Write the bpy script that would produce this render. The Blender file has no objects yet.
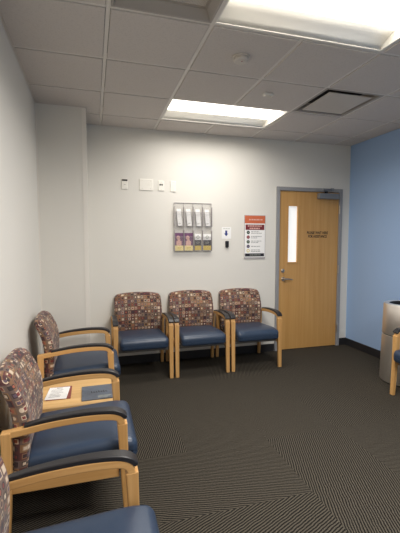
import bpy, bmesh, math, random
from mathutils import Vector, Matrix
random.seed(7)
SC = bpy.context.scene
COL = SC.collection
PI = math.pi

# ------------------------------------------------------------------ room size
CAMH = 1.478
H = 2.777          # ceiling
D = 4.445          # far wall
XL, XR = -0.496, 3.442
YB = -1.70         # wall behind the camera
G = 0.61           # ceiling module
X1 = 0.109         # first ceiling runner
ROWD = D - 0.393   # last full ceiling row line
PIL_Y, PIL_X = 3.89, -0.040

# ------------------------------------------------------------------ materials
def new_mat(name):
    m = bpy.data.materials.new(name); m.use_nodes = True
    nt = m.node_tree
    return m, nt, nt.nodes['Principled BSDF']

def srgb(r, g, b):
    def f(c):
        c /= 255.0
        return c / 12.92 if c <= 0.04045 else ((c + 0.055) / 1.055) ** 2.4
    return (f(r), f(g), f(b), 1.0)

def plain(name, rgb, rough=0.6, metal=0.0, spec=0.5, bump=0.0, bscale=200.0, var=0.0, vscale=8.0):
    m, nt, b = new_mat(name)
    c = srgb(*rgb)
    b.inputs['Base Color'].default_value = c
    b.inputs['Roughness'].default_value = rough
    b.inputs['Metallic'].default_value = metal
    b.inputs['Specular IOR Level'].default_value = spec
    tc = nt.nodes.new('ShaderNodeTexCoord')
    if var:
        n = nt.nodes.new('ShaderNodeTexNoise'); n.inputs['Scale'].default_value = vscale
        n.inputs['Detail'].default_value = 3
        nt.links.new(tc.outputs['Object'], n.inputs['Vector'])
        mx = nt.nodes.new('ShaderNodeMix'); mx.data_type = 'RGBA'
        mx.inputs[6].default_value = tuple(v * (1 - var) for v in c[:3]) + (1,)
        mx.inputs[7].default_value = tuple(min(1, v * (1 + var)) for v in c[:3]) + (1,)
        nt.links.new(n.outputs['Fac'], mx.inputs[0])
        nt.links.new(mx.outputs[2], b.inputs['Base Color'])
    if bump:
        n = nt.nodes.new('ShaderNodeTexNoise'); n.inputs['Scale'].default_value = bscale
        nt.links.new(tc.outputs['Object'], n.inputs['Vector'])
        bp = nt.nodes.new('ShaderNodeBump'); bp.inputs['Strength'].default_value = bump
        bp.inputs['Distance'].default_value = 0.002
        nt.links.new(n.outputs['Fac'], bp.inputs['Height'])
        nt.links.new(bp.outputs['Normal'], b.inputs['Normal'])
    return m

def wood(name, light, dark, axis='Z', rough=0.42, scale=1.0):
    m, nt, b = new_mat(name)
    tc = nt.nodes.new('ShaderNodeTexCoord')
    mp = nt.nodes.new('ShaderNodeMapping')
    s = [38 * scale, 38 * scale, 38 * scale]; s['XYZ'.index(axis)] = 1.6 * scale
    mp.inputs['Scale'].default_value = s
    nt.links.new(tc.outputs['Object'], mp.inputs['Vector'])
    n = nt.nodes.new('ShaderNodeTexNoise'); n.inputs['Scale'].default_value = 1.0
    n.inputs['Detail'].default_value = 5; n.inputs['Distortion'].default_value = 0.6
    nt.links.new(mp.outputs['Vector'], n.inputs['Vector'])
    r = nt.nodes.new('ShaderNodeValToRGB')
    r.color_ramp.elements[0].position = 0.30; r.color_ramp.elements[0].color = srgb(*dark)
    r.color_ramp.elements[1].position = 0.68; r.color_ramp.elements[1].color = srgb(*light)
    nt.links.new(n.outputs['Fac'], r.inputs['Fac'])
    nt.links.new(r.outputs['Color'], b.inputs['Base Color'])
    b.inputs['Roughness'].default_value = rough
    return m

def math_node(nt, op, a=None, b=None, va=None, vb=None):
    n = nt.nodes.new('ShaderNodeMath'); n.operation = op
    if a is not None: nt.links.new(a, n.inputs[0])
    elif va is not None: n.inputs[0].default_value = va
    if b is not None: nt.links.new(b, n.inputs[1])
    elif vb is not None: n.inputs[1].default_value = vb
    return n.outputs[0]

def const_ramp(nt, fac, cols):
    r = nt.nodes.new('ShaderNodeValToRGB'); cr = r.color_ramp; cr.interpolation = 'CONSTANT'
    n = len(cols)
    cr.elements[0].position = 0; cr.elements[0].color = srgb(*cols[0])
    cr.elements[1].position = 1.0 / n; cr.elements[1].color = srgb(*cols[1])
    for i in range(2, n):
        e = cr.elements.new(i / n); e.color = srgb(*cols[i])
    nt.links.new(fac, r.inputs['Fac'])
    return r.outputs['Color']

def fabric_mat():
    """upholstery of small squares: coloured cells, pale or dark square frames, coloured centres"""
    m, nt, b = new_mat('squares_upholstery')
    uv = nt.nodes.new('ShaderNodeUVMap'); uv.uv_map = 'UVMap'
    sc = nt.nodes.new('ShaderNodeVectorMath'); sc.operation = 'SCALE'; sc.inputs['Scale'].default_value = 1 / 0.038
    nt.links.new(uv.outputs['UV'], sc.inputs[0])
    fl = nt.nodes.new('ShaderNodeVectorMath'); fl.operation = 'FLOOR'
    nt.links.new(sc.outputs[0], fl.inputs[0])
    fr = nt.nodes.new('ShaderNodeVectorMath'); fr.operation = 'FRACTION'
    nt.links.new(sc.outputs[0], fr.inputs[0])
    def rnd(off):
        ad = nt.nodes.new('ShaderNodeVectorMath'); ad.operation = 'ADD'
        ad.inputs[1].default_value = (off, off * 1.7, 0)
        nt.links.new(fl.outputs[0], ad.inputs[0])
        w = nt.nodes.new('ShaderNodeTexWhiteNoise'); w.noise_dimensions = '2D'
        nt.links.new(ad.outputs[0], w.inputs['Vector'])
        return w.outputs['Value']
    ground = const_ramp(nt, rnd(3.0), [(98, 54, 50), (136, 102, 70), (92, 73, 60), (110, 91, 88), (82, 46, 48), (124, 90, 65), (104, 85, 76), (116, 96, 82)])
    frame = const_ramp(nt, rnd(11.0), [(206, 184, 158), (50, 39, 41), (168, 138, 112), (196, 174, 150), (54, 42, 43), (138, 102, 76), (58, 43, 48)])
    centre = const_ramp(nt, rnd(23.0), [(64, 46, 50), (120, 54, 52), (92, 76, 88), (52, 44, 46), (156, 88, 66), (206, 186, 162)])
    sp = nt.nodes.new('ShaderNodeSeparateXYZ'); nt.links.new(fr.outputs[0], sp.inputs[0])
    ax = math_node(nt, 'ABSOLUTE', math_node(nt, 'SUBTRACT', sp.outputs[0], vb=0.5))
    ay = math_node(nt, 'ABSOLUTE', math_node(nt, 'SUBTRACT', sp.outputs[1], vb=0.5))
    sq = math_node(nt, 'MAXIMUM', ax, ay)
    ln = math_node(nt, 'SQRT', math_node(nt, 'ADD', math_node(nt, 'MULTIPLY', ax, ax), math_node(nt, 'MULTIPLY', ay, ay)))
    pick = math_node(nt, 'GREATER_THAN', rnd(31.0), vb=0.62)      # some centres are round
    mixd = nt.nodes.new('ShaderNodeMix'); mixd.data_type = 'FLOAT'
    nt.links.new(pick, mixd.inputs[0]); nt.links.new(sq, mixd.inputs[2]); nt.links.new(ln, mixd.inputs[3])
    size = math_node(nt, 'ADD', math_node(nt, 'MULTIPLY', rnd(41.0), vb=0.12), vb=0.27)
    in_frame = math_node(nt, 'LESS_THAN', mixd.outputs[0], size)
    in_core = math_node(nt, 'LESS_THAN', mixd.outputs[0], math_node(nt, 'MULTIPLY', size, vb=0.64))
    m1 = nt.nodes.new('ShaderNodeMix'); m1.data_type = 'RGBA'
    nt.links.new(in_frame, m1.inputs[0]); nt.links.new(ground, m1.inputs[6]); nt.links.new(frame, m1.inputs[7])
    m2 = nt.nodes.new('ShaderNodeMix'); m2.data_type = 'RGBA'
    nt.links.new(in_core, m2.inputs[0]); nt.links.new(m1.outputs[2], m2.inputs[6]); nt.links.new(centre, m2.inputs[7])
    nt.links.new(m2.outputs[2], b.inputs['Base Color'])
    b.inputs['Roughness'].default_value = 0.85
    b.inputs['Sheen Weight'].default_value = 0.15
    return m

def carpet_mat():
    m, nt, b = new_mat('ribbed_carpet_tile')
    tc = nt.nodes.new('ShaderNodeTexCoord')
    pos = tc.outputs['Object']
    # carpet tiles laid with their ribs turned in different directions
    sc = nt.nodes.new('ShaderNodeVectorMath'); sc.operation = 'SCALE'; sc.inputs['Scale'].default_value = 1 / 0.61
    nt.links.new(pos, sc.inputs[0])
    fl = nt.nodes.new('ShaderNodeVectorMath'); fl.operation = 'FLOOR'; nt.links.new(sc.outputs[0], fl.inputs[0])
    wn = nt.nodes.new('ShaderNodeTexWhiteNoise'); wn.noise_dimensions = '2D'; nt.links.new(fl.outputs[0], wn.inputs['Vector'])
    turn = math_node(nt, 'MULTIPLY_ADD', math_node(nt, 'FLOOR', math_node(nt, 'MULTIPLY', wn.outputs['Value'], vb=4.0)), vb=PI / 4)
    turn.node.inputs[2].default_value = 0.42
    wob = nt.nodes.new('ShaderNodeTexNoise'); wob.inputs['Scale'].default_value = 16.0; wob.inputs['Detail'].default_value = 2
    nt.links.new(pos, wob.inputs['Vector'])
    pp = nt.nodes.new('ShaderNodeSeparateXYZ'); nt.links.new(pos, pp.inputs[0])
    along = math_node(nt, 'ADD', math_node(nt, 'MULTIPLY', pp.outputs[0], math_node(nt, 'COSINE', turn)), math_node(nt, 'MULTIPLY', pp.outputs[1], math_node(nt, 'SINE', turn)))
    ph = math_node(nt, 'ADD', math_node(nt, 'MULTIPLY', along, vb=2 * PI / 0.0150), math_node(nt, 'MULTIPLY', wob.outputs['Fac'], vb=5.5))
    s = math_node(nt, 'MULTIPLY_ADD', math_node(nt, 'SINE', ph), vb=0.5); s.node.inputs[2].default_value = 0.5
    fine = nt.nodes.new('ShaderNodeTexNoise'); fine.inputs['Scale'].default_value = 120.0; fine.inputs['Detail'].default_value = 3
    nt.links.new(pos, fine.inputs['Vector'])
    v = math_node(nt, 'ADD', math_node(nt, 'MULTIPLY', s, vb=0.60), math_node(nt, 'MULTIPLY', fine.outputs['Fac'], vb=0.56))
    r = nt.nodes.new('ShaderNodeValToRGB')
    r.color_ramp.elements[0].position = 0.34; r.color_ramp.elements[0].color = srgb(23, 22, 20)
    r.color_ramp.elements[1].position = 0.92; r.color_ramp.elements[1].color = srgb(90, 84, 74)
    nt.links.new(v, r.inputs['Fac'])
    nt.links.new(r.outputs['Color'], b.inputs['Base Color'])
    bp = nt.nodes.new('ShaderNodeBump'); bp.inputs['Strength'].default_value = 0.5; bp.inputs['Distance'].default_value = 0.003
    nt.links.new(v, bp.inputs['Height']); nt.links.new(bp.outputs['Normal'], b.inputs['Normal'])
    b.inputs['Roughness'].default_value = 0.95
    b.inputs['Specular IOR Level'].default_value = 0.1
    return m

def tile_mat():
    m, nt, b = new_mat('mineral_ceiling_tile')
    tc = nt.nodes.new('ShaderNodeTexCoord')
    n = nt.nodes.new('ShaderNodeTexNoise'); n.inputs['Scale'].default_value = 90; n.inputs['Detail'].default_value = 4
    nt.links.new(tc.outputs['Object'], n.inputs['Vector'])
    r = nt.nodes.new('ShaderNodeValToRGB')
    r.color_ramp.elements[0].position = 0.32; r.color_ramp.elements[0].color = srgb(206, 199, 193)
    r.color_ramp.elements[1].position = 0.50; r.color_ramp.elements[1].color = srgb(213, 206, 200)
    nt.links.new(n.outputs['Fac'], r.inputs['Fac']); nt.links.new(r.outputs['Color'], b.inputs['Base Color'])
    b.inputs['Roughness'].default_value = 0.95; b.inputs['Specular IOR Level'].default_value = 0.1
    return m

def perforated_mat():
    m, nt, b = new_mat('perforated_white_metal')
    tc = nt.nodes.new('ShaderNodeTexCoord')
    sc = nt.nodes.new('ShaderNodeVectorMath'); sc.operation = 'SCALE'; sc.inputs['Scale'].default_value = 1 / 0.008
    nt.links.new(tc.outputs['Object'], sc.inputs[0])
    fr = nt.nodes.new('ShaderNodeVectorMath'); fr.operation = 'FRACTION'; nt.links.new(sc.outputs[0], fr.inputs[0])
    sb = nt.nodes.new('ShaderNodeVectorMath'); sb.operation = 'SUBTRACT'; sb.inputs[1].default_value = (0.5, 0.5, 0)
    nt.links.new(fr.outputs[0], sb.inputs[0])
    ml = nt.nodes.new('ShaderNodeVectorMath'); ml.operation = 'MULTIPLY'; ml.inputs[1].default_value = (1, 1, 0)
    nt.links.new(sb.outputs[0], ml.inputs[0])
    le = nt.nodes.new('ShaderNodeVectorMath'); le.operation = 'LENGTH'; nt.links.new(ml.outputs[0], le.inputs[0])
    hole = math_node(nt, 'LESS_THAN', le.outputs['Value'], vb=0.3)
    mx = nt.nodes.new('ShaderNodeMix'); mx.data_type = 'RGBA'
    nt.links.new(hole, mx.inputs[0]); mx.inputs[6].default_value = srgb(218, 211, 203); mx.inputs[7].default_value = srgb(176, 168, 161)
    nt.links.new(mx.outputs[2], b.inputs['Base Color'])
    b.inputs['Roughness'].default_value = 0.6
    return m

def glow(name, rgb, strength, base=(240, 240, 236)):
    m, nt, b = new_mat(name)
    b.inputs['Base Color'].default_value = srgb(*base)
    b.inputs['Emission Color'].default_value = srgb(*rgb)
    b.inputs['Emission Strength'].default_value = strength
    b.inputs['Roughness'].default_value = 0.4
    return m

def acrylic_mat():
    m, nt, b = new_mat('clear_acrylic')
    b.inputs['Base Color'].default_value = srgb(215, 210, 210)
    b.inputs['Roughness'].default_value = 0.12
    tr = nt.nodes.new('ShaderNodeBsdfTransparent'); tr.inputs['Color'].default_value = (0.97, 0.97, 0.97, 1)
    mx = nt.nodes.new('ShaderNodeMixShader'); mx.inputs[0].default_value = 0.07
    nt.links.new(tr.outputs[0], mx.inputs[1]); nt.links.new(b.outputs[0], mx.inputs[2])
    nt.links.new(mx.outputs[0], nt.nodes['Material Output'].inputs['Surface'])
    return m

def brushed_mat():
    m, nt, b = new_mat('brushed_stainless_steel')
    tc = nt.nodes.new('ShaderNodeTexCoord')
    mp = nt.nodes.new('ShaderNodeMapping'); mp.inputs['Scale'].default_value = (120, 120, 2)
    nt.links.new(tc.outputs['Object'], mp.inputs['Vector'])
    n = nt.nodes.new('ShaderNodeTexNoise'); n.inputs['Scale'].default_value = 1.0; n.inputs['Detail'].default_value = 2
    nt.links.new(mp.outputs['Vector'], n.inputs['Vector'])
    rr = nt.nodes.new('ShaderNodeMapRange'); rr.inputs['To Min'].default_value = 0.28; rr.inputs['To Max'].default_value = 0.44
    nt.links.new(n.outputs['Fac'], rr.inputs['Value']); nt.links.new(rr.outputs[0], b.inputs['Roughness'])
    b.inputs['Base Color'].default_value = srgb(242, 236, 228)
    b.inputs['Metallic'].default_value = 0.9
    return m

WALLPAINT = (228, 225, 217)
M = dict(
    wall=plain('eggshell_wall_paint', WALLPAINT, 0.55, bump=0.15, bscale=300),
    blue=plain('sky_blue_wall_paint', (156, 186, 226), 0.5, bump=0.15, bscale=300),
    guard=plain('corner_guard_vinyl', (236, 232, 224), 0.4),
    base=plain('black_vinyl_base', (38, 38, 42), 0.5),
    floor=carpet_mat(), tile=tile_mat(),
    grid=plain('white_enamel_grid', (226, 221, 214), 0.5),
    fixture=plain('white_enamel_fixture', (244, 242, 236), 0.45),
    reflector=plain('matte_white_reflector', (250, 249, 245), 0.7),
    lens=glow('lit_ceiling_lens', (255, 246, 230), 4.2),
    perf=perforated_mat(),
    darkvoid=plain('dark_duct_metal', (60, 56, 54), 0.8),
    door=wood('door_maple_veneer', (204, 158, 96), (192, 144, 82), 'Z', 0.42, 0.6),
    frame=plain('grey_door_frame_enamel', (148, 148, 150), 0.45),
    closer=plain('grey_closer_casing', (128, 130, 134), 0.4, metal=0.2),
    steel=plain('satin_nickel', (190, 182, 170), 0.28, metal=1.0),
    frost=glow('frosted_lit_pane', (240, 244, 246), 0.45),
    maple=wood('chair_maple', (214, 168, 108), (198, 150, 90), 'Z'),
    maple_y=wood('chair_maple_lengthwise', (214, 168, 108), (198, 150, 90), 'Y'),
    table=wood('table_maple_laminate', (226, 186, 128), (214, 172, 112), 'X'),
    pad=plain('black_urethane', (36, 35, 38), 0.38, bump=0.1),
    vinyl=plain('navy_vinyl', (46, 61, 82), 0.34, bump=0.12, bscale=400),
    fabric=fabric_mat(),
    rail=plain('grey_metal_rail', (120, 118, 116), 0.4, metal=0.5),
    acrylic=acrylic_mat(),
    acrylic_edge=plain('acrylic_edge', (178, 172, 172), 0.2),
    brushed=brushed_mat(),
    liner=plain('black_plastic_liner', (20, 20, 22), 0.4),
    white=plain('white_plastic', (240, 237, 228), 0.45),
    paper=plain('white_paper', (246, 245, 243), 0.7),
    ink=plain('black_ink', (28, 26, 26), 0.6),
    grey_ink=plain('grey_ink', (150, 150, 150), 0.7),
    mid_ink=plain('soft_grey_ink', (176, 180, 170), 0.7),
    blue_ink=plain('navy_blue_ink', (34, 54, 130), 0.6),
    orange=plain('burnt_orange_print', (202, 104, 66), 0.5),
    maroon=plain('maroon_print', (118, 40, 48), 0.5),
    black_print=plain('charcoal_print', (36, 32, 40), 0.5),
    green=plain('dark_green_print', (36, 66, 54), 0.5),
    red=plain('crimson_print', (146, 46, 56), 0.5),
    olive=plain('olive_print', (66, 82, 66), 0.5),
    violet=plain('violet_print', (74, 56, 96), 0.5),
    yellow=plain('yellow_print', (222, 202, 112), 0.5),
    cream=plain('cream_print', (240, 222, 156), 0.5),
    plum=plain('plum_print', (108, 68, 104), 0.5, var=0.25, vscale=40),
    pink=plain('pink_print', (222, 176, 164), 0.5),
    gold=plain('gold_print', (206, 178, 74), 0.5),
    slate=plain('slate_blue_cover', (88, 98, 112), 0.35, var=0.35, vscale=24),
    copper=plain('copper_lettering', (40, 36, 36), 0.5),
    rust=plain('rust_red_paper', (142, 74, 66), 0.6),
    sensor=plain('ceiling_sensor_plastic', (206, 199, 190), 0.5),
    vent_shade_grey=plain('shade_grey_vent_enamel', (172, 165, 158), 0.5),  # enamel darkened to carry the shade of the recessed vent parts
    hole=plain('black_gap', (22, 22, 24), 0.6),
)

# ------------------------------------------------------------------ mesh helpers
def link(name, bm, mat, parent=None, smooth=False, bevel=0.0, segs=2, loc=None):
    me = bpy.data.meshes.new(name)
    bmesh.ops.recalc_face_normals(bm, faces=bm.faces[:])
    bm.to_mesh(me); bm.free()
    me.materials.append(M[mat])
    if smooth:
        me.polygons.foreach_set('use_smooth', [True] * len(me.polygons))
    o = bpy.data.objects.new(name, me); COL.objects.link(o)
    if parent is not None: o.parent = parent
    if loc is not None: o.location = loc
    if bevel:
        bv = o.modifiers.new('edge', 'BEVEL'); bv.width = bevel; bv.segments = segs
        bv.limit_method = 'ANGLE'; bv.angle_limit = math.radians(35)
    return o

def box(bm, x0, x1, y0, y1, z0, z1):
    vs = [bm.verts.new((x, y, z)) for x in (x0, x1) for y in (y0, y1) for z in (z0, z1)]
    for f in ((0, 1, 3, 2), (4, 6, 7, 5), (0, 4, 5, 1), (2, 3, 7, 6), (0, 2, 6, 4), (1, 5, 7, 3)):
        bm.faces.new([vs[i] for i in f])

def boxes(*bs):
    bm = bmesh.new()
    for b in bs: box(bm, *b)
    return bm

def sweep(bm, path, widths, thicks, x=0.0):
    """rectangular bar along a path of (y, z) points; widths along x, thickness across the path"""
    n = len(path); rings = []
    for i, (y, z) in enumerate(path):
        a = path[max(0, i - 1)]; c = path[min(n - 1, i + 1)]
        t = Vector((c[0] - a[0], c[1] - a[1])).normalized()
        nn = Vector((-t[1], t[0]))
        if 0 < i < n - 1:
            t0 = Vector((y - a[0], z - a[1])).normalized()
            k = 1.0 / max(0.6, t.dot(t0))
        else: k = 1.0
        w = widths[i] / 2 if isinstance(widths, (list, tuple)) else widths / 2
        h = (thicks[i] if isinstance(thicks, (list, tuple)) else thicks) / 2 * k
        p = Vector((y, z)); q0 = p - nn * h; q1 = p + nn * h
        rings.append([bm.verts.new((x - w, q0[0], q0[1])), bm.verts.new((x + w, q0[0], q0[1])),
                      bm.verts.new((x + w, q1[0], q1[1])), bm.verts.new((x - w, q1[0], q1[1]))])
    for i in range(n - 1):
        a, b = rings[i], rings[i + 1]
        for j in range(4):
            bm.faces.new([a[j], a[(j + 1) % 4], b[(j + 1) % 4], b[j]])
    bm.faces.new(rings[0][::-1]); bm.faces.new(rings[-1])

def curve_pts(pts, n=5):
    """Catmull-Rom through (y, z) points"""
    out = []
    for i in range(len(pts) - 1):
        p0 = pts[max(0, i - 1)]; p1 = pts[i]; p2 = pts[i + 1]; p3 = pts[min(len(pts) - 1, i + 2)]
        for k in range(n):
            t = k / n
            out.append(tuple(0.5 * ((2 * p1[d]) + (-p0[d] + p2[d]) * t + (2 * p0[d] - 5 * p1[d] + 4 * p2[d] - p3[d]) * t * t
                       + (-p0[d] + 3 * p1[d] - 3 * p2[d] + p3[d]) * t ** 3) for d in (0, 1)))
    out.append(tuple(pts[-1])); return out

def rounded(hx, hy, hz, r, n=8, k=4, deform=None):
    """rounded block with an inner grid, so it can be bent into cushions"""
    def samples(h):
        inn = h - r; s = []
        for i in range(k): s.append((-inn, -r * math.tan(math.radians(45 * (k - i) / k))))
        for i in range(n + 1): s.append((-inn + 2 * inn * i / n, 0.0))
        for i in range(1, k + 1): s.append((inn, r * math.tan(math.radians(45 * i / k))))
        return s
    S = [samples(hx), samples(hy), samples(hz)]; Hs = (hx, hy, hz)
    bm = bmesh.new(); cache = {}
    def vert(inn, off):
        o = Vector(off); p = Vector(inn) + o.normalized() * r
        key = tuple(round(c, 6) for c in p)
        if key not in cache: cache[key] = bm.verts.new(p)
        return cache[key]
    for ax in range(3):
        a, b = [i for i in range(3) if i != ax]
        for sgn in (-1, 1):
            def g(i, j):
                inn = [0, 0, 0]; off = [0, 0, 0]
                inn[ax] = sgn * (Hs[ax] - r); off[ax] = sgn * r
                inn[a], off[a] = S[a][i]; inn[b], off[b] = S[b][j]
                return vert(inn, off)
            for i in range(len(S[a]) - 1):
                for j in range(len(S[b]) - 1):
                    q = [g(i, j), g(i + 1, j), g(i + 1, j + 1), g(i, j + 1)]
                    u = []
                    for v in q:
                        if v not in u: u.append(v)
                    if len(u) > 2:
                        try: bm.faces.new(u)
                        except ValueError: pass
    bmesh.ops.recalc_face_normals(bm, faces=bm.faces[:])
    # cloth unwrapped flat on each side of the block, before it is bent
    uvl = bm.loops.layers.uv.new('UVMap')
    for f in bm.faces:
        nx, ny, nz = (abs(c) for c in f.normal)
        for l in f.loops:
            p = l.vert.co
            if ny >= nx and ny >= nz: l[uvl].uv = (p.x + 1.0, p.z + 1.0)
            elif nx >= nz: l[uvl].uv = (p.y + (2.0 if f.normal.x > 0 else 3.0), p.z + 1.0)
            else: l[uvl].uv = (p.x + 1.0, p.y + 4.0)
    if deform:
        for v in bm.verts: v.co = Vector(deform(v.co.x, v.co.y, v.co.z))
    return bm

def lathe(prof, n=48):
    bm = bmesh.new(); rings = []
    for r, z in prof:
        if r < 1e-6: rings.append([bm.verts.new((0, 0, z))])
        else: rings.append([bm.verts.new((r * math.cos(2 * PI * i / n), r * math.sin(2 * PI * i / n), z)) for i in range(n)])
    for a, b in zip(rings, rings[1:]):
        for i in range(n):
            j = (i + 1) % n
            if len(a) == 1 and len(b) == 1: continue
            if len(a) == 1: bm.faces.new([a[0], b[j], b[i]])
            elif len(b) == 1: bm.faces.new([a[i], a[j], b[0]])
            else: bm.faces.new([a[i], a[j], b[j], b[i]])
    return bm

def disc_y(bm, cx, cz, r, y0, y1, n=20, inner=0.0):
    """short cylinder (or ring) whose axis runs along y"""
    def ring(rad, y): return [bm.verts.new((cx + rad * math.cos(2 * PI * i / n), y, cz + rad * math.sin(2 * PI * i / n))) for i in range(n)]
    o0, o1 = ring(r, y0), ring(r, y1)
    for i in range(n):
        j = (i + 1) % n; bm.faces.new([o0[i], o0[j], o1[j], o1[i]])
    if inner:
        i0, i1 = ring(inner, y0), ring(inner, y1)
        for i in range(n):
            j = (i + 1) % n
            bm.faces.new([i0[i], i1[i], i1[j], i0[j]]); bm.faces.new([o0[i], i0[i], i0[j], o0[j]]); bm.faces.new([o1[i], o1[j], i1[j], i1[i]])
    else:
        bm.faces.new(o0[::-1]); bm.faces.new(o1)

def text_bm(txt, size, thick=0.0006):
    cu = bpy.data.curves.new('lettering', 'FONT'); cu.body = txt; cu.size = size
    cu.align_x = 'CENTER'; cu.align_y = 'CENTER'; cu.extrude = thick; cu.offset = size * 0.022
    t = bpy.data.objects.new('lettering', cu); COL.objects.link(t)
    dg = bpy.context.evaluated_depsgraph_get()
    me = bpy.data.meshes.new_from_object(t.evaluated_get(dg))
    bm = bmesh.new(); bm.from_mesh(me)
    bpy.data.objects.remove(t); bpy.data.meshes.remove(me)
    return bm

def wall_text(bm_dst, txt, size, x, y, z, width=None):
    b = text_bm(txt, size)
    xs = [v.co.x for v in b.verts]; w = max(xs) - min(xs)
    k = (width / w) if width else 1.0
    vm = {v: bm_dst.verts.new((x + v.co.x * k, y - v.co.z, z + v.co.y)) for v in b.verts}
    for f in b.faces:
        try: bm_dst.faces.new([vm[v] for v in f.verts])
        except ValueError: pass
    b.free()

def words(bm, x0, x1, z, h, y0, y1, seed):
    """a line of print too small to read: short strokes in word-length clusters"""
    r = random.Random(seed); x = x0
    while x < x1:
        w = min(r.uniform(0.012, 0.034), x1 - x)
        if w > 0.003: box(bm, x, x + w, y0, y1, z - h / 2, z + h / 2)
        x += w + 0.006

def thing(name, label, cat, loc, rotz=0.0, group=None):
    o = bpy.data.objects.new(name, None); COL.objects.link(o)
    o.empty_display_size = 0.1
    o.location = loc; o.rotation_euler = (0, 0, rotz)
    o['label'] = label; o['category'] = cat
    if group: o['group'] = group
    return o

def tag(o, label, cat, group=None):
    o['label'] = label; o['category'] = cat
    if group: o['group'] = group
    return o

def struct(name, bm, mat, **kw):
    o = link(name, bm, mat, **kw); o['kind'] = 'structure'; return o

def dup(root, loc, rotz, label):
    r = root.copy(); COL.objects.link(r)
    r.location = loc; r.rotation_euler = (0, 0, rotz); r['label'] = label
    for ch in list(root.children):
        c = ch.copy(); COL.objects.link(c); c.parent = r
        for g in list(ch.children):
            d = g.copy(); COL.objects.link(d); d.parent = c
    return r

# ------------------------------------------------------------------ setting
T = 0.12
DX0, DX1, DZ = 2.368, 3.268, 2.13        # door leaf
struct('floor', boxes((XL - T, XR + T, YB - T, D + T, -0.1, 0)), 'floor')
struct('wall_left', boxes((XL - T, XL, YB - T, D + T, 0, H + 0.3)), 'wall')
struct('wall_right', boxes((XR, XR + T, YB - T, D + T, 0, H + 0.3)), 'blue')
struct('wall_front', boxes((XL, XR, YB - T, YB, 0, H + 0.3)), 'wall')
struct('wall_back', boxes((XL, DX0 - 0.03, D, D + T, 0, H + 0.3), (DX1 + 0.03, XR, D, D + T, 0, H + 0.3),
                          (DX0 - 0.03, DX1 + 0.03, D, D + T, DZ + 0.03, H + 0.3)), 'wall')
struct('wall_corner', boxes((XL, PIL_X, PIL_Y, D, 0, H + 0.1)), 'wall')
struct('trim_1', boxes((PIL_X - 0.038, PIL_X + 0.003, PIL_Y - 0.003, PIL_Y, 0.1, H - 0.012),
                       (PIL_X, PIL_X + 0.003, PIL_Y, PIL_Y + 0.04, 0.1, H - 0.012)), 'guard')
struct('trim_2', boxes((XL, XL + 0.011, PIL_Y - 0.004, PIL_Y, 0.1, H - 0.012)), 'guard')
BB = 0.1
struct('baseboard_back', boxes((PIL_X, DX0 - 0.055, D - 0.008, D, 0, BB), (DX1 + 0.055, XR - 0.008, D - 0.008, D, 0, BB)), 'base')
struct('baseboard_right', boxes((XR - 0.008, XR, YB, D, 0, BB)), 'base')
struct('baseboard_left', boxes((XL, XL + 0.008, YB, PIL_Y, 0, BB)), 'base')
struct('baseboard_corner', boxes((XL + 0.008, PIL_X + 0.008, PIL_Y - 0.008, PIL_Y, 0, BB), (PIL_X, PIL_X + 0.008, PIL_Y, D - 0.008, 0, BB)), 'base')

# ceiling: tegular tiles dropped slightly below a T-bar grid
cols = [XL] + [X1 + k * G for k in range(6)] + [XR]
rows = [ROWD - k * G for k in range(-0, 10)]
rows = [D] + [r for r in rows if r > YB] + [YB]
open_cells = set()
def cell_of(cx, cy):
    for i in range(len(cols) - 1):
        if cols[i] <= cx < cols[i + 1]:
            for j in range(len(rows) - 1):
                if rows[j + 1] <= cy < rows[j]: return (i, j)
LX = X1 + 2 * G                      # centre line of the troffers
lights = [ROWD - 0.5 * G, ROWD - 3.5 * G, ROWD - 6.5 * G]
for ly in lights:
    for lx in (LX - 0.3, LX + 0.3): open_cells.add(cell_of(lx, ly))
VENT = (X1 + 0.5 * G, ROWD - 3.5 * G)
DIFF = (X1 + 3.5 * G, ROWD - 1.5 * G)
open_cells.add(cell_of(*VENT)); open_cells.add(cell_of(*DIFF))
bm = bmesh.new()
for i in range(len(cols) - 1):
    for j in range(len(rows) - 1):
        if (i, j) in open_cells: continue
        x0, x1, y0, y1 = cols[i], cols[i + 1], rows[j + 1], rows[j]
        if x1 - x0 < 0.05 or y1 - y0 < 0.05: continue
        g = 0.015
        box(bm, x0 + g, x1 - g, y0 + g, y1 - g, H - 0.007, H + 0.012)
struct('ceiling', bm, 'tile', bevel=0.003, segs=1)
bm = bmesh.new()
for i, x in enumerate(cols[1:-1], 1):
    ends = [D]
    for ly in sorted(lights, reverse=True):          # the middle runner is cut at each light
        if abs(x - LX) < 0.05: ends += [ly + 0.305, ly - 0.305]
    ends.append(YB)
    for a, b in zip(ends[0::2], ends[1::2]): box(bm, x - 0.012, x + 0.012, b, a, H - 0.001, H + 0.03)
for y in rows[1:-1]:
    box(bm, XL, XR, y - 0.012, y + 0.012, H - 0.0004, H + 0.029)
struct('trim_3', bm, 'grid')
struct('trim_4', boxes((XL, XL + 0.02, YB, PIL_Y, H - 0.001, H + 0.03), (XL, XL + 0.002, YB, PIL_Y, H - 0.014, H + 0.03),
                       (XR - 0.02, XR, YB, D, H - 0.001, H + 0.03), (PIL_X, XR, D - 0.02, D, H - 0.001, H + 0.03),
                       (XL, PIL_X, PIL_Y - 0.02, PIL_Y, H - 0.001, H + 0.03)), 'grid')
struct('trim_5', boxes((XL, XR, YB, D, H + 0.2, H + 0.26)), 'darkvoid')      # slab above the tiles

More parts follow.
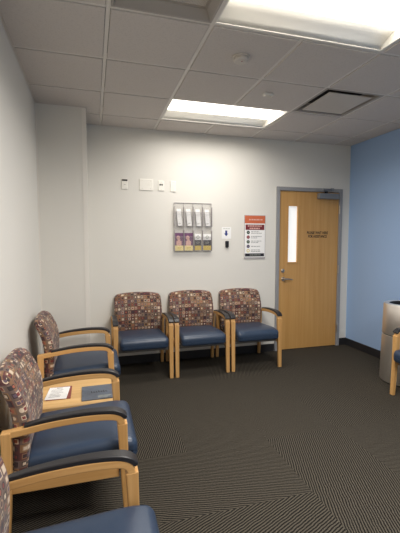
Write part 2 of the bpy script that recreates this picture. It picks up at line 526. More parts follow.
# ---- the door, closed, with its frame
def build_door():
    d = bpy.data.objects.new('door_1', None); COL.objects.link(d); d.location = (0, 0, 0); d['kind'] = 'structure'
    fw = 0.05
    link('door_frame', boxes((DX0 - fw, DX0 - 0.003, D - 0.022, D + 0.10, 0, DZ + fw), (DX1 + 0.003, DX1 + fw, D - 0.022, D + 0.10, 0, DZ + fw),
         (DX0 - 0.003, DX1 + 0.003, D - 0.022, D + 0.10, DZ + 0.003, DZ + fw),
         (DX0 - 0.003, DX0 + 0.016, D + 0.05, D + 0.10, 0, DZ), (DX1 - 0.016, DX1 + 0.003, D + 0.05, D + 0.10, 0, DZ),
         (DX0, DX1, D + 0.05, D + 0.10, DZ - 0.016, DZ + 0.003)), 'frame', d, bevel=0.003)
    wx0, wx1, wz0, wz1 = 2.492, 2.642, 1.185, 1.94
    y0, y1 = D - 0.002, D + 0.044
    leaf = link('door_leaf', boxes((DX0, wx0, y0, y1, 0.008, DZ), (wx1, DX1, y0, y1, 0.008, DZ), (wx0, wx1, y0, y1, 0.008, wz0), (wx0, wx1, y0, y1, wz1, DZ)), 'door', d)
    lt = link('window_bead', boxes((wx0 - 0.012, wx0 + 0.006, y0 - 0.006, y1, wz0 - 0.012, wz1 + 0.012), (wx1 - 0.006, wx1 + 0.012, y0 - 0.006, y1, wz0 - 0.012, wz1 + 0.012),
              (wx0 + 0.006, wx1 - 0.006, y0 - 0.006, y1, wz0 - 0.012, wz0 + 0.006), (wx0 + 0.006, wx1 - 0.006, y0 - 0.006, y1, wz1 - 0.006, wz1 + 0.012)), 'door', leaf)
    pane = link('window_pane', boxes((wx0, wx1, D + 0.018, D + 0.026, wz0, wz1)), 'frost', leaf)
    pane['label'] = 'tall narrow frosted pane, bright from the corridor'
    # lever handle
    bm = bmesh.new(); disc_y(bm, 2.432, 0.968, 0.027, y0 - 0.012, y0, 24); disc_y(bm, 2.432, 0.968, 0.011, y0 - 0.05, y0 - 0.012, 16)
    h = link('door_handle', bm, 'steel', d, bevel=0.002); h['label'] = 'satin metal lever handle'
    bm = bmesh.new()
    pts = [(2.425, 0.968), (2.445, 0.970), (2.48, 0.969), (2.52, 0.964), (2.548, 0.958)]
    rings = []
    for i, (x, z) in enumerate(pts):
        hh = [0.012, 0.011, 0.009, 0.008, 0.007][i]
        rings.append([bm.verts.new((x, y0 - 0.052 + a, z + b)) for a, b in ((-0.008, -hh), (0.008, -hh), (0.008, hh), (-0.008, hh))])
    for a, b in zip(rings, rings[1:]):
        for j in range(4): bm.faces.new([a[j], a[(j + 1) % 4], b[(j + 1) % 4], b[j]])
    bm.faces.new(rings[0][::-1]); bm.faces.new(rings[-1])
    link('lever', bm, 'steel', h, bevel=0.004)
    bm = bmesh.new(); disc_y(bm, 2.425, 1.078, 0.026, y0 - 0.010, y0, 24); disc_y(bm, 2.425, 1.078, 0.017, y0 - 0.022, y0 - 0.010, 20)
    k = link('deadbolt', bm, 'steel', d, bevel=0.002)
    link('key_slot', boxes((2.4235, 2.4265, y0 - 0.0228, y0 - 0.0215, 1.07, 1.086)), 'hole', k)
    # closer: casing on the leaf, arm up to the frame head
    c = link('door_closer', boxes((2.925, 3.235, y0 - 0.065, y0, 2.038, 2.112)), 'closer', d, bevel=0.006)
    c['label'] = 'grey rectangular door closer'
    bm = boxes((3.03, 3.06, y0 - 0.05, y0 - 0.02, 2.112, 2.14))
    link('closer_spindle', bm, 'hole', c)
    bm = bmesh.new()
    def bar(p, q, w):
        p, q = Vector(p), Vector(q); t = (q - p).normalized(); s = t.cross(Vector((0, 0, 1))).normalized() * w; u = Vector((0, 0, 0.006))
        vs = [bm.verts.new(a + e * s + f * u) for a in (p, q) for e in (-1, 1) for f in (-1, 1)]
        for f in ((0, 1, 3, 2), (4, 6, 7, 5), (0, 4, 5, 1), (2, 3, 7, 6), (0, 2, 6, 4), (1, 5, 7, 3)): bm.faces.new([vs[i] for i in f])
    bar((3.045, y0 - 0.035, 2.142), (2.93, y0 - 0.12, 2.148), 0.010)
    bar((2.93, y0 - 0.12, 2.158), (3.14, y0 - 0.026, 2.165), 0.009)
    box(bm, 3.12, 3.17, y0 - 0.03, y0 - 0.0205, 2.145, 2.185)
    link('closer_arm', bm, 'closer', c)
    for z in (0.25, 1.08, 1.90):
        bm = bmesh.new()
        seg = 10
        for a in range(1):
            vs0 = [bm.verts.new((DX1 + 0.002 + 0.008 * math.cos(2 * PI * i / seg), D - 0.026 + 0.008 * math.sin(2 * PI * i / seg), z - 0.055)) for i in range(seg)]
            vs1 = [bm.verts.new((v.co.x, v.co.y, z + 0.055)) for v in vs0]
            for i in range(seg): bm.faces.new([vs0[i], vs0[(i + 1) % seg], vs1[(i + 1) % seg], vs1[i]])
            bm.faces.new(vs0[::-1]); bm.faces.new(vs1)
        link('hinge', bm, 'steel', d)
    bm = bmesh.new()
    wall_text(bm, 'PLEASE WAIT HERE', 0.050, 2.945, y0 - 0.0008, 1.582, 0.325)
    wall_text(bm, 'FOR ASSISTANCE', 0.050, 2.945, y0 - 0.0008, 1.533, 0.290)
    t = link('door_lettering', bm, 'ink', d); t['label'] = 'two centred lines of black lettering'
build_door()

# ------------------------------------------------------------------ ceiling fittings
def troffer(y, label, power):
    t = thing('ceiling_light', label, 'light', (LX, y, H), 0, 'recessed ceiling lights')
    hx, hy = 0.597, 0.290
    bm = boxes((-hx - 0.008, hx + 0.008, -hy - 0.008, -hy + 0.006, -0.0005, 0.09), (-hx - 0.008, hx + 0.008, hy - 0.006, hy + 0.008, -0.0005, 0.09),
               (-hx - 0.008, -hx + 0.006, -hy + 0.006, hy - 0.006, -0.0005, 0.09), (hx - 0.006, hx + 0.008, -hy + 0.006, hy - 0.006, -0.0005, 0.09))
    link('housing', bm, 'fixture', t)
    lw = 0.15
    for s in (-1, 1):                       # sloped white reflectors
        bm = bmesh.new(); prof = [(hy - 0.006, 0.004), (hy - 0.03, 0.03), (hy - 0.08, 0.052), (lw, 0.068)]
        r = [[bm.verts.new((x, s * py, pz + dz)) for py, pz in prof] for x in (-hx + 0.006, hx - 0.006) for dz in (0, 0.004)]
        for a, b in ((r[0], r[2]), (r[1], r[3])):
            for i in range(3): bm.faces.new([a[i], a[i + 1], b[i + 1], b[i]])
        for a, b in ((r[0], r[1]), (r[2], r[3])):
            for i in range(3): bm.faces.new([a[i], a[i + 1], b[i + 1], b[i]])
        for i in (0, 3): bm.faces.new([r[0][i], r[1][i], r[3][i], r[2][i]])
        link('reflector', bm, 'reflector', t, smooth=True)
    bm = bmesh.new(); n = 14; rr = []
    for x in (-hx + 0.01, hx - 0.01):
        rr.append([bm.verts.new((x, -lw + 2 * lw * i / n, 0.066 - 0.05 * math.sin(PI * i / n) ** 0.8)) for i in range(n + 1)])
    for i in range(n): bm.faces.new([rr[0][i], rr[0][i + 1], rr[1][i + 1], rr[1][i]])
    bm.faces.new(rr[0]); bm.faces.new(rr[1][::-1]); bm.faces.new([rr[0][0], rr[1][0], rr[1][-1], rr[0][-1]])
    l = link('lens', bm, 'lens', t, smooth=False); l['label'] = 'glowing curved centre lens'
    la = bpy.data.lights.new('ceiling_light_lamp', 'AREA'); la.shape = 'RECTANGLE'; la.size = 1.16; la.size_y = 0.55
    la.energy = LAMP_W * power; la.color = (1.0, 0.962, 0.925); la.spread = math.radians(165)
    lo = bpy.data.objects.new('ceiling_light_lamp', la); COL.objects.link(lo); lo.parent = t; lo.location = (0, 0, -0.002)
    return t
LAMP_W = 33.0
troffer(lights[0], 'lit recessed ceiling light farthest away, over the row of three chairs', 0.42)
troffer(lights[1], 'large bright lit ceiling light cut by the top edge of the photo', 1.15)
troffer(lights[2], 'lit recessed ceiling light behind the viewer, out of the photo', 1.7)

t = thing('ceiling_vent', 'square framed ceiling grille at the top edge beside the large bright light', 'vent', (VENT[0], VENT[1], H))
hv = 0.297
fb = 0.06
def square_cone(prof):
    bm = bmesh.new()
    for (r0, z0), (r1, z1) in zip(prof, prof[1:]):
        A = [bm.verts.new((sx * r0, sy * r0, z0)) for sx, sy in ((-1, -1), (1, -1), (1, 1), (-1, 1))]
        B = [bm.verts.new((sx * r1, sy * r1, z1)) for sx, sy in ((-1, -1), (1, -1), (1, 1), (-1, 1))]
        for i in range(4): bm.faces.new([A[i], A[(i + 1) % 4], B[(i + 1) % 4], B[i]])
    bmesh.ops.remove_doubles(bm, verts=bm.verts[:], dist=1e-5)
    return bm
link('frame', square_cone([(0.291, 0.02), (0.291, -0.006), (0.280, -0.006), (0.276, 0.0), (0.252, 0.045), (0.238, 0.045), (0.238, 0.055)]), 'vent_shade_grey', t)
link('grille', boxes((-0.239, 0.239, -0.239, 0.239, 0.050, 0.054)), 'perf', t)
t = thing('ceiling_diffuser', 'square ceiling air diffuser with a dark slot around its hanging plate', 'vent', (DIFF[0], DIFF[1], H))
bm = square_cone([(0.297, -0.002), (0.272, -0.002), (0.262, 0.055), (0.2, 0.065)])
link('cone', bm, 'vent_shade_grey', t)
link('duct_collar', boxes((-0.2, 0.2, -0.2, 0.2, 0.06, 0.07)), 'darkvoid', t)
link('plate', boxes((-0.222, 0.222, -0.222, 0.222, -0.008, 0.002)), 'sensor', t, bevel=0.002)
link('hanger', boxes((-0.06, 0.06, -0.06, 0.06, 0.004, 0.06)), 'darkvoid', t)

t = thing('smoke_detector', 'round white smoke detector on the ceiling between the two lights', 'smoke detector', (1.032, 2.537, H - 0.007))
link('base_plate', lathe([(0, 0), (0.062, 0), (0.062, -0.010), (0.055, -0.012), (0, -0.012)], 32), 'sensor', t)
link('sensing_chamber', lathe([(0.050, -0.012), (0.052, -0.026), (0.044, -0.034), (0.02, -0.038), (0, -0.038)], 32), 'sensor', t)
link('status_light', lathe([(0, -0.0395), (0.005, -0.0395), (0.005, -0.037), (0, -0.037)], 12), 'red', t, loc=(0.0, -0.018, 0.0005))
t = thing('ceiling_sensor', 'small pale rectangular sensor on the ceiling near the air diffuser', 'sensor', (1.509, 3.076, H - 0.007))
link('housing', boxes((-0.042, 0.042, -0.025, 0.025, -0.024, 0)), 'white', t, bevel=0.006)
link('sensor_face', boxes((-0.03, 0.03, -0.014, 0.014, -0.027, -0.024)), 'sensor', t, bevel=0.001)

# ------------------------------------------------------------------ chairs
def make_chair(label):
    """front is towards -y, origin on the floor under the middle of the chair"""
    t = thing('waiting_room_chair', label, 'chair', (0, 0, 0), 0, 'waiting room chairs')
    AX = 0.290
    # seat cushion with a waterfall front
    hx, hy, hz = 0.256, 0.273, 0.058
    def ds(x, y, z):
        f = (1 - min(1, abs(x) / hx) ** 2) * (1 - min(1, abs(y) / hy) ** 2)
        if z > 0: z += 0.010 * f
        q = max(0.0, (-y - 0.14) / 0.12)
        z -= 0.020 * q * q * (1 if z > 0 else 0.3)
        z += -0.035 * (y / hy) * 0.5 * (1 if z > 0 else 0.3)
        return (x, y - 0.072, z + 0.398)
    link('seat', rounded(hx, hy, hz, 0.038, 10, 5, ds), 'vinyl', t, smooth=True)
    # upholstered back, leaning, with softly rounded shoulders and arched top
    bx, by, bz = 0.276, 0.035, 0.246
    def db(x, y, z):
        u = z / bz; a = x / bx
        s = max(0.0, (u - 0.55) / 0.45)
        x2 = x * (1 - 0.03 * s * s) * (1 - 0.02 * max(0.0, -u))
        z2 = z + (0.018 * (1 - a * a) - 0.012 * abs(a) ** 5) * max(0.0, u)
        y2 = y * (1 - 0.10 * s) - 0.012 * a * a + 0.004 * (1 - u * u) * (-1 if y < 0 else 0.3)
        th = 0.225
        yy = 0.216 + y2 + (0.014 * u * u if u < 0 else 0.082 * u ** 1.8)
        return (x2, yy, 0.604 + z2)
    link('backrest', rounded(bx, by, bz, 0.031, 12, 4, db), 'fabric', t, smooth=True)
    for s in (-1, 1):
        x = s * AX
        bm = bmesh.new()
        sweep(bm, curve_pts([(-0.262, 0.574), (-0.267, 0.45), (-0.276, 0.22), (-0.288, 0.0)], 4),
              [0.052 - 0.0011 * i for i in range(13)], [0.050 - 0.0016 * i for i in range(13)], x)
        link('leg', bm, 'maple', t, bevel=0.005)
        bm = bmesh.new()
        sweep(bm, curve_pts([(0.262, 0.598), (0.262, 0.45), (0.268, 0.22), (0.282, 0.0)], 4),
              [0.046 - 0.0010 * i for i in range(13)], [0.046 - 0.0012 * i for i in range(13)], x)
        link('leg', bm, 'maple', t, bevel=0.005)
        bm = bmesh.new()
        rail = curve_pts([(0.282, 0.582), (0.20, 0.592), (0.06, 0.612), (-0.09, 0.620), (-0.20, 0.616), (-0.246, 0.602), (-0.262, 0.568)], 5)
        sweep(bm, rail, [0.034 + 0.016 * min(1.0, i / 20) for i in range(len(rail))], 0.033, x)
        a = link('armrest', bm, 'maple_y', t, bevel=0.005)
        bm = bmesh.new()
        padp = curve_pts([(0.185, 0.616), (0.06, 0.635), (-0.09, 0.645), (-0.205, 0.640), (-0.254, 0.626), (-0.282, 0.602)], 5)
        n = len(padp)
        sweep(bm, padp, [0.030 + 0.027 * min(1.0, i / (n * 0.7)) for i in range(n)], [0.012] + [0.018] * 2 + [0.021] * (n - 5) + [0.019, 0.014], x)
        p = link('arm_pad', bm, 'pad', a, bevel=0.007, segs=3); p['label'] = 'black moulded arm pad'
        bm = bmesh.new(); box(bm, s * 0.278 - 0.012, s * 0.278 + 0.012, -0.245, 0.25, 0.290, 0.358)
        link('side_rail', bm, 'maple_y', t, bevel=0.004)
    link('front_rail', boxes((-0.265, 0.265, -0.255, -0.235, 0.305, 0.342)), 'rail', t, bevel=0.003)
    link('rear_rail', boxes((-0.265, 0.265, 0.235, 0.255, 0.30, 0.345)), 'maple', t, bevel=0.003)
    return t

CY = 4.135
c0 = make_chair('squares-patterned chair with navy seat, left of the three along the far wall')
c0.location = (0.502, CY, 0)
dup(c0, (1.145, CY, 0), 0, 'squares-patterned chair with navy seat, middle of the three along the far wall')
dup(c0, (1.790, CY, 0), 0, 'squares-patterned chair with navy seat, right of the three, nearest the wooden door')
R90 = PI / 2
dup(c0, (-0.139, 3.335, 0), R90, 'chair against the left wall in the corner, beyond the low table')
dup(c0, (-0.137, 2.13, 0), R90, 'chair against the left wall, on the near side of the low table')
dup(c0, (-0.13, 1.145, 0), R90, 'navy seat and patterned back of the closest chair, cut by the bottom edge')
dup(c0, (3.030, 2.545, 0), -R90, 'chair at the right edge showing only its leg, arm tip and seat corner')

# ------------------------------------------------------------------ low table and papers on it
TX0, TX1, TY0, TY1, TZ = -0.44, 0.135, 2.475, 2.945, 0.41
t = thing('side_table', 'low maple table between the two chairs along the left wall', 'table', ((TX0 + TX1) / 2, (TY0 + TY1) / 2, 0))
tx, ty = (TX1 - TX0) / 2, (TY1 - TY0) / 2
link('tabletop', boxes((-tx, tx, -ty, ty, TZ - 0.03, TZ)), 'table', t, bevel=0.004)
for sx in (-1, 1):
    for sy in (-1, 1):
        bm = bmesh.new()
        sweep(bm, [(sy * (ty - 0.04), TZ - 0.03), (sy * (ty - 0.035), 0.0)], [0.045, 0.032], [0.045, 0.032], sx * (tx - 0.04))
        link('leg', bm, 'maple', t, bevel=0.004)
link('apron', boxes((-tx + 0.05, tx - 0.05, -ty + 0.03, -ty + 0.05, TZ - 0.09, TZ - 0.03), (-tx + 0.05, tx - 0.05, ty - 0.05, ty - 0.03, TZ - 0.09, TZ - 0.03),
     (-tx + 0.03, -tx + 0.05, -ty + 0.05, ty - 0.05, TZ - 0.09, TZ - 0.03), (tx - 0.05, tx - 0.03, -ty + 0.05, ty - 0.05, TZ - 0.09, TZ - 0.03)), 'maple_y', t)

def flat_quad(pts, z0, z1):
    bm = bmesh.new()
    a = [bm.verts.new((x, y, z0)) for x, y in pts]; b = [bm.verts.new((x, y, z1)) for x, y in pts]
    bm.faces.new(a[::-1]); bm.faces.new(b)
    for i in range(len(pts)):
        j = (i + 1) % len(pts); bm.faces.new([a[i], a[j], b[j], b[i]])
    return bm
b = thing('booklet', 'rust red booklet mostly covered by a white sheet on the low table', 'booklet', (-0.243, 2.71, TZ), math.radians(0))
link('cover', flat_quad([(-0.075, -0.11), (0.080, -0.11), (0.080, 0.11), (-0.075, 0.11)], 0, 0.005), 'rust', b)
link('pages', flat_quad([(-0.072, -0.108), (0.078, -0.108), (0.078, 0.108), (-0.072, 0.108)], 0.0012, 0.0038), 'paper', b)
s = thing('paper_sheet', 'white printed sheet lying on the rust red booklet on the low table', 'paper', (-0.252, 2.705, TZ + 0.0052), math.radians(-4))
link('sheet', flat_quad([(-0.070, -0.105), (0.070, -0.105), (0.070, 0.105), (-0.070, 0.105)], 0, 0.0012), 'paper', s)
bm = bmesh.new()
for i in range(6):
    rr = random.Random(40 + i); y = 0.055 - i * 0.024
    box(bm, -0.05, -0.05 + rr.uniform(0.06, 0.10), y - 0.003, y + 0.003, 0.0012, 0.0016)
box(bm, -0.02, 0.02, 0.082, 0.092, 0.0012, 0.0016)
link('print', bm, 'grey_ink', s)
m = thing('magazine', 'slate blue magazine lying at the front end of the low table', 'magazine', (0.016, 2.650, TZ), math.radians(0))
link('cover', flat_quad([(-0.105, -0.125), (0.105, -0.12), (0.108, 0.125), (-0.110, 0.12)], 0, 0.007), 'slate', m)
bm = bmesh.new()      # script-like masthead, too small to read
xx = -0.045
for i in range(7):
    hgt = [0.034, 0.02, 0.022, 0.034, 0.02, 0.032, 0.02][i]
    box(bm, xx, xx + 0.005, -0.012, -0.012 + hgt, 0.007, 0.0076)
    box(bm, xx, xx + 0.012, -0.012, -0.008, 0.007, 0.0076)
    xx += 0.0165
link('masthead', bm, 'copper', m)
bm = bmesh.new(); 
for i in range(3): box(bm, 0.0, 0.09 - 0.012 * i, -0.075 - i * 0.014, -0.070 - i * 0.014, 0.007, 0.0075)
link('cover_lines', bm, 'mid_ink', m)

# ------------------------------------------------------------------ on the far wall
def plate(name, label, cat, x0, x1, z0, z1, group=None):
    t = thing(name, label, cat, ((x0 + x1) / 2, D, (z0 + z1) / 2), 0, group)
    hx, hz = (x1 - x0) / 2, (z1 - z0) / 2
    link('cover_plate', boxes((-hx, hx, -0.009, 0, -hz, hz)), 'white', t, bevel=0.003)
    return t, hx, hz
def screws(t, pts):
    for x, z in pts:
        bm = bmesh.new(); disc_y(bm, x, z, 0.0035, -0.0105, -0.009, 10); link('screw', bm, 'steel', t)
t, hx, hz = plate('wall_plate', 'leftmost small white wall plate with a black strip along its top', 'wall plate', 0.335, 0.405, 2.072, 2.188)
link('black_strip', boxes((-hx + 0.004, hx - 0.002, -0.012, -0.009, hz - 0.022, hz - 0.004)), 'hole', t)
link('insert', boxes((-0.017, 0.017, -0.0115, -0.009, -0.034, 0.026)), 'white', t, bevel=0.001)
link('lower_mark', boxes((-0.008, 0.012, -0.0125, -0.0115, -0.008, -0.004)), 'grey_ink', t)
t, hx, hz = plate('wide_wall_plate', 'wide blank white double wall plate, second from the left', 'wall plate', 0.541, 0.701, 2.066, 2.198)
bm = bmesh.new(); disc_y(bm, 0.035, 0.012, 0.017, -0.013, -0.009, 20, 0.011); link('round_knockout', bm, 'white', t)
screws(t, [(-0.05, 0.045), (-0.05, -0.045), (0.05, 0.045), (0.05, -0.045)])
t, hx, hz = plate('data_plate', 'narrow white wall plate with two black jack openings', 'wall plate', 0.763, 0.833, 2.068, 2.186)
for x in (-0.012, 0.010):
    link('jack', boxes((x - 0.009, x + 0.009, -0.0115, -0.009, 0.004, 0.020)), 'hole', t)
screws(t, [(0, 0.045), (0, -0.045)])
t, hx, hz = plate('blank_plate', 'narrow plain white wall plate above the leaflet rack', 'wall plate', 0.908, 0.978, 2.062, 2.190)
screws(t, [(0, 0.045), (0, -0.045)])

# clear leaflet rack: 4 columns, 2 rows of pockets
RX0, RX1, RZ0, RZ1 = 0.952, 1.424, 1.350, 1.932
t = thing('leaflet_rack', 'clear acrylic leaflet rack with eight pockets on the far wall', 'rack', ((RX0 + RX1) / 2, D, RZ0))
w = RX1 - RX0; hgt = RZ1 - RZ0; cw = w / 4
link('back_panel', boxes((-w / 2, w / 2, -0.006, -0.002, 0, hgt)), 'acrylic', t)
for i in range(5):
    x = -w / 2 + i * cw
    bm = bmesh.new()
    for z0, z1, dep in ((0.0, 0.25, -0.045), (0.25, 0.30, -0.012), (0.30, 0.535, -0.045), (0.535, hgt, -0.012)):
        box(bm, x - 0.002, x + 0.002, dep, -0.006, z0, z1)
    link('divider', bm, 'acrylic_edge', t)
for row, (z0, z1) in enumerate(((0.0, 0.17), (0.30, 0.47))):
    for i in range(4):
        x = -w / 2 + i * cw
        p = link('pocket', boxes((x + 0.003, x + cw - 0.003, -0.045, -0.042, z0, z1), (x + 0.003, x + cw - 0.003, -0.042, -0.006, z0, z0 + 0.003)), 'acrylic', t)
        link('pocket_lip', boxes((x + 0.003, x + cw - 0.003, -0.0465, -0.042, z1, z1 + 0.004)), 'acrylic_edge', p)
screws(t, [(-w / 2 + 0.02, hgt - 0.03), (w / 2 - 0.02, hgt - 0.03)])
link('top_edge', boxes((-w / 2, w / 2, -0.008, -0.001, hgt, hgt + 0.004)), 'acrylic_edge', t)

order = ['far left', 'second', 'third', 'far right']
cx = [RX0 + (i + 0.5) * cw for i in range(4)]
def reflection_white(i):  # slanted white cards drawn for the bright reflections in the upper pockets
    o = thing('reflection', '%s white card drawn for a reflection in the upper row of the clear rack' % ['leftmost', 'second from left', 'third from left', 'rightmost'][i], 'reflection', (cx[i] + 0.004, D - 0.022, RZ0 + 0.3045), 0, 'white cards for reflections in the upper pockets')
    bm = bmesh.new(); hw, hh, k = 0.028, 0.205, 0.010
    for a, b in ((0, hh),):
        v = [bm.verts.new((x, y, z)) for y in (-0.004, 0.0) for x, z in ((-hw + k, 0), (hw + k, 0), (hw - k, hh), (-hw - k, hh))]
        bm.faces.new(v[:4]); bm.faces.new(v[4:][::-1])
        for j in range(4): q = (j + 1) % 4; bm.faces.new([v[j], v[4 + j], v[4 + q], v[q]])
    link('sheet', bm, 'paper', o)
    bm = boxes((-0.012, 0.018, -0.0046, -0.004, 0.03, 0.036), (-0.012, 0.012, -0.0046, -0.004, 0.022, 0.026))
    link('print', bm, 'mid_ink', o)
for i in range(4): reflection_white(i)
def leaflet_photo(i):
    o = thing('brochure', '%s plum and cream brochure in the lower row of the clear rack' % ['leftmost', 'second from left'][i], 'brochure', (cx[i] - 0.001, D - 0.028, RZ0 + 0.0045), 0, 'plum brochures in the lower pockets')
    hw = 0.052
    link('cover', boxes((-hw, hw, -0.006, 0, 0, 0.215)), 'plum', o)
    bm = bmesh.new()
    disc_y(bm, -0.012, 0.158, 0.024, -0.0075, -0.006, 20)
    box(bm, -0.020, 0.012, -0.0075, -0.006, 0.09, 0.138); box(bm, -0.034, 0.028, -0.0072, -0.006, 0.06, 0.118)
    link('cover_picture', bm, 'pink', o)
    link('cream_band', boxes((-hw, hw, -0.0085, -0.006, 0, 0.062)), 'cream', o)
    link('band_print', boxes((-0.028, 0.03, -0.0092, -0.0085, 0.034, 0.040), (-0.024, 0.022, -0.0092, -0.0085, 0.020, 0.025)), 'gold', o)
for i in range(2): leaflet_photo(i)
def leaflet_dark(i):
    o = thing('brochure', '%s white, black and gold brochure in the lower row of the clear rack' % {2: 'third from left', 3: 'rightmost'}[i], 'brochure', (cx[i] - 0.001, D - 0.028, RZ0 + 0.0045), 0, 'black and gold brochures in the lower pockets')
    hw = 0.040 if i == 2 else 0.050
    link('cover', boxes((-hw, hw, -0.006, 0, 0, 0.205)), 'paper', o)
    link('dark_panel', boxes((-hw, hw, -0.0075, -0.006, 0.06, 0.13)), 'black_print', o)
    link('panel_print', boxes((-hw * 0.5, hw * 0.5, -0.0082, -0.0075, 0.101, 0.105), (-hw * 0.5, hw * 0.3, -0.0082, -0.0075, 0.088, 0.091)), 'mid_ink', o)
    link('gold_band', boxes((-hw, hw, -0.0075, -0.006, 0.004, 0.06)), 'gold', o)
    bm = bmesh.new(); disc_y(bm, 0, 0.165, 0.02, -0.0072, -0.006, 18, 0.012); link('emblem', bm, 'mid_ink', o)
for i in (2, 3): leaflet_dark(i)

# white paper sign with a blue arrow, and a small black dispenser under it
t = thing('paper_sign', 'small white paper sign with a blue down arrow beside the poster', 'sign', (1.629, D, 1.574))
link('sheet', boxes((-0.062, 0.062, -0.002, -0.0005, -0.073, 0.073)), 'paper', t)
bm = bmesh.new()
pts = [(-0.013, 0.030), (0.013, 0.030), (0.013, -0.008), (0.027, -0.008), (0.0, -0.042), (-0.027, -0.008), (-0.013, -0.008)]
a = [bm.verts.new((x - 0.004, -0.0028, z)) for x, z in pts]; b = [bm.verts.new((x - 0.004, -0.002, z)) for x, z in pts]
bm.faces.new(a); bm.faces.new(b[::-1])
for i in range(len(pts)):
    j = (i + 1) % len(pts); bm.faces.new([a[i], b[i], b[j], a[j]])
link('arrow', bm, 'blue_ink', t)
bm = bmesh.new(); words(bm, -0.045, 0.045, 0.053, 0.007, -0.0026, -0.002, 5); link('print', bm, 'mid_ink', t)
t = thing('wall_button', 'small black box on the wall just under the blue arrow sign', 'wall button', (1.634, D, 1.435))
link('housing', boxes((-0.022, 0.022, -0.025, 0, -0.038, 0.038)), 'liner', t, bevel=0.007, segs=3)
link('bracket', boxes((-0.012, 0.012, -0.010, 0, -0.050, -0.036)), 'rail', t)

# framed poster
PX0, PX1, PZ0, PZ1 = 1.868, 2.163, 1.243, 1.803
t = thing('poster', 'framed poster with orange header and five round icons beside the door', 'poster', ((PX0 + PX1) / 2, D, PZ0))
pw = (PX1 - PX0) / 2
def pz(p): return PZ1 - (p - 215.5) * 0.01302 - PZ0
link('frame', boxes((-pw, pw, -0.010, 0, 0, PZ1 - PZ0)), 'acrylic_edge', t, bevel=0.002)
link('sheet', boxes((-pw + 0.006, pw - 0.006, -0.0112, -0.010, pz(257), pz(216))), 'paper', t)
hd = link('header', boxes((-pw + 0.006, pw - 0.006, -0.0122, -0.0112, pz(223.6), pz(216))), 'orange', t); hd['label'] = 'burnt orange header'
bm = bmesh.new(); disc_y(bm, -0.072, pz(219.9), 0.010, -0.0128, -0.0122, 16); words(bm, -0.050, 0.105, pz(219.9), 0.016, -0.0128, -0.0122, 9)
link('header_print', bm, 'pink', t)
bd = link('title_band', boxes((-pw + 0.016, pw - 0.016, -0.0122, -0.0112, pz(230), pz(224.7))), 'maroon', t); bd['label'] = 'maroon title band'
bm = bmesh.new(); words(bm, -0.10, 0.095, pz(226.1), 0.016, -0.0128, -0.0122, 12); words(bm, -0.075, 0.075, pz(228.5), 0.018, -0.0128, -0.0122, 13)
link('title_print', bm, 'pink', t)
for k, (p, c) in enumerate(((232.5, 'green'), (237.1, 'red'), (241.7, 'olive'), (246.2, 'violet'), (250.5, 'yellow'))):
    bm = bmesh.new(); disc_y(bm, -0.093, pz(p), 0.0215, -0.0122, -0.0112, 22, 0.013 if c == 'yellow' else 0.0)
    ic = link('icon', bm, c, t); ic['label'] = '%s round icon' % {'green': 'dark green', 'red': 'crimson', 'olive': 'olive', 'violet': 'violet', 'yellow': 'pale yellow ring'}[c]
    if c != 'yellow':
        link('icon_symbol', boxes((-0.101, -0.087, -0.0128, -0.0122, pz(p) - 0.003, pz(p) + 0.005)), 'mid_ink', ic)
    bm = bmesh.new()
    words(bm, -0.052, [0.06, 0.095, 0.095, 0.075, 0.07][k], pz(p) + (0.009 if k != 3 else 0), 0.008, -0.0118, -0.0112, 20 + k)
    if k != 3: words(bm, -0.052, [0.10, 0.03, 0.05, 0, 0.085][k], pz(p) - 0.010, 0.008, -0.0118, -0.0112, 30 + k)
    link('text_lines', bm, 'grey_ink', t)
fb_ = link('footer_band', boxes((-pw + 0.012, pw - 0.016, -0.0122, -0.0112, pz(256.2), pz(253.2))), 'black_print', t); fb_['label'] = 'charcoal footer band'
bm = bmesh.new(); words(bm, -0.07, 0.08, pz(254.7), 0.008, -0.0128, -0.0122, 51); link('footer_print', bm, 'mid_ink', t)

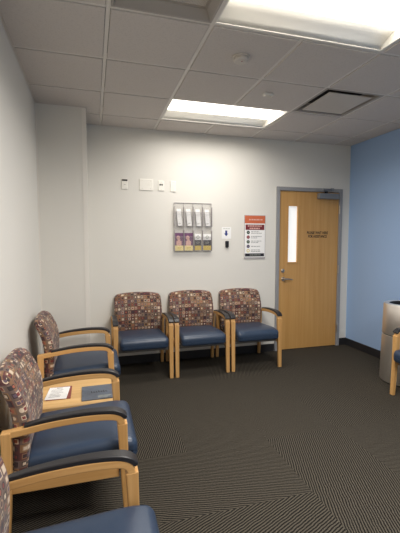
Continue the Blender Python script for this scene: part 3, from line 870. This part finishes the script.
# ------------------------------------------------------------------ steel bin by the blue wall
t = thing('trash_can', 'round brushed steel trash can against the blue wall', 'trash can', (3.135, 3.10, 0))
link('lower_body', lathe([(0, 0.012), (0.228, 0.012), (0.231, 0.02), (0.222, 0.497), (0.217, 0.499), (0, 0.499)], 64), 'brushed', t, smooth=False)
link('seam', lathe([(0.212, 0.499), (0.212, 0.508)], 64), 'hole', t)
link('upper_section', lathe([(0.205, 0.508), (0.220, 0.508), (0.222, 0.512), (0.214, 0.812), (0.208, 0.824), (0.196, 0.828), (0.165, 0.828), (0.160, 0.822), (0.160, 0.76)], 64), 'brushed', t, smooth=False)
link('liner', lathe([(0.1585, 0.824), (0.156, 0.826), (0.152, 0.80), (0.145, 0.55), (0, 0.55)], 48), 'liner', t)
link('base_ring', lathe([(0.215, 0.0), (0.222, 0.0), (0.222, 0.012), (0.215, 0.012), (0.215, 0.0)], 64), 'hole', t)
for o in t.children:
    me = o.data
    me.polygons.foreach_set('use_smooth', [True] * len(me.polygons))
    me.set_sharp_from_angle(angle=math.radians(35))

# ------------------------------------------------------------------ world and camera
wd = bpy.data.worlds.new('room_world'); SC.world = wd; wd.use_nodes = True
wd.node_tree.nodes['Background'].inputs[0].default_value = (0.5, 0.5, 0.5, 1)
wd.node_tree.nodes['Background'].inputs[1].default_value = 0.02

cam = bpy.data.cameras.new('camera'); co = bpy.data.objects.new('camera', cam); COL.objects.link(co)
cam.sensor_fit = 'HORIZONTAL'; cam.sensor_width = 36.0; cam.lens = 36.0 * 372.16 / 400.0
cam.clip_start = 0.02
pitch, yaw, roll = -0.0697, 0.2807, 0.0004
F = Vector((math.sin(yaw) * math.cos(pitch), math.cos(yaw) * math.cos(pitch), math.sin(pitch)))
Rv = Vector((math.cos(yaw), -math.sin(yaw), 0)); Uv = Rv.cross(F)
R2 = Rv * math.cos(roll) + Uv * math.sin(roll); U2 = Uv * math.cos(roll) - Rv * math.sin(roll)
co.matrix_world = Matrix(((R2.x, U2.x, -F.x, 0), (R2.y, U2.y, -F.y, 0), (R2.z, U2.z, -F.z, CAMH), (0, 0, 0, 1)))
SC.camera = co

SC.view_settings.view_transform = 'Standard'
SC.view_settings.look = 'None'
SC.view_settings.gamma = 1.0
SC.view_settings.use_curve_mapping = False
SC.view_settings.exposure = 0.26
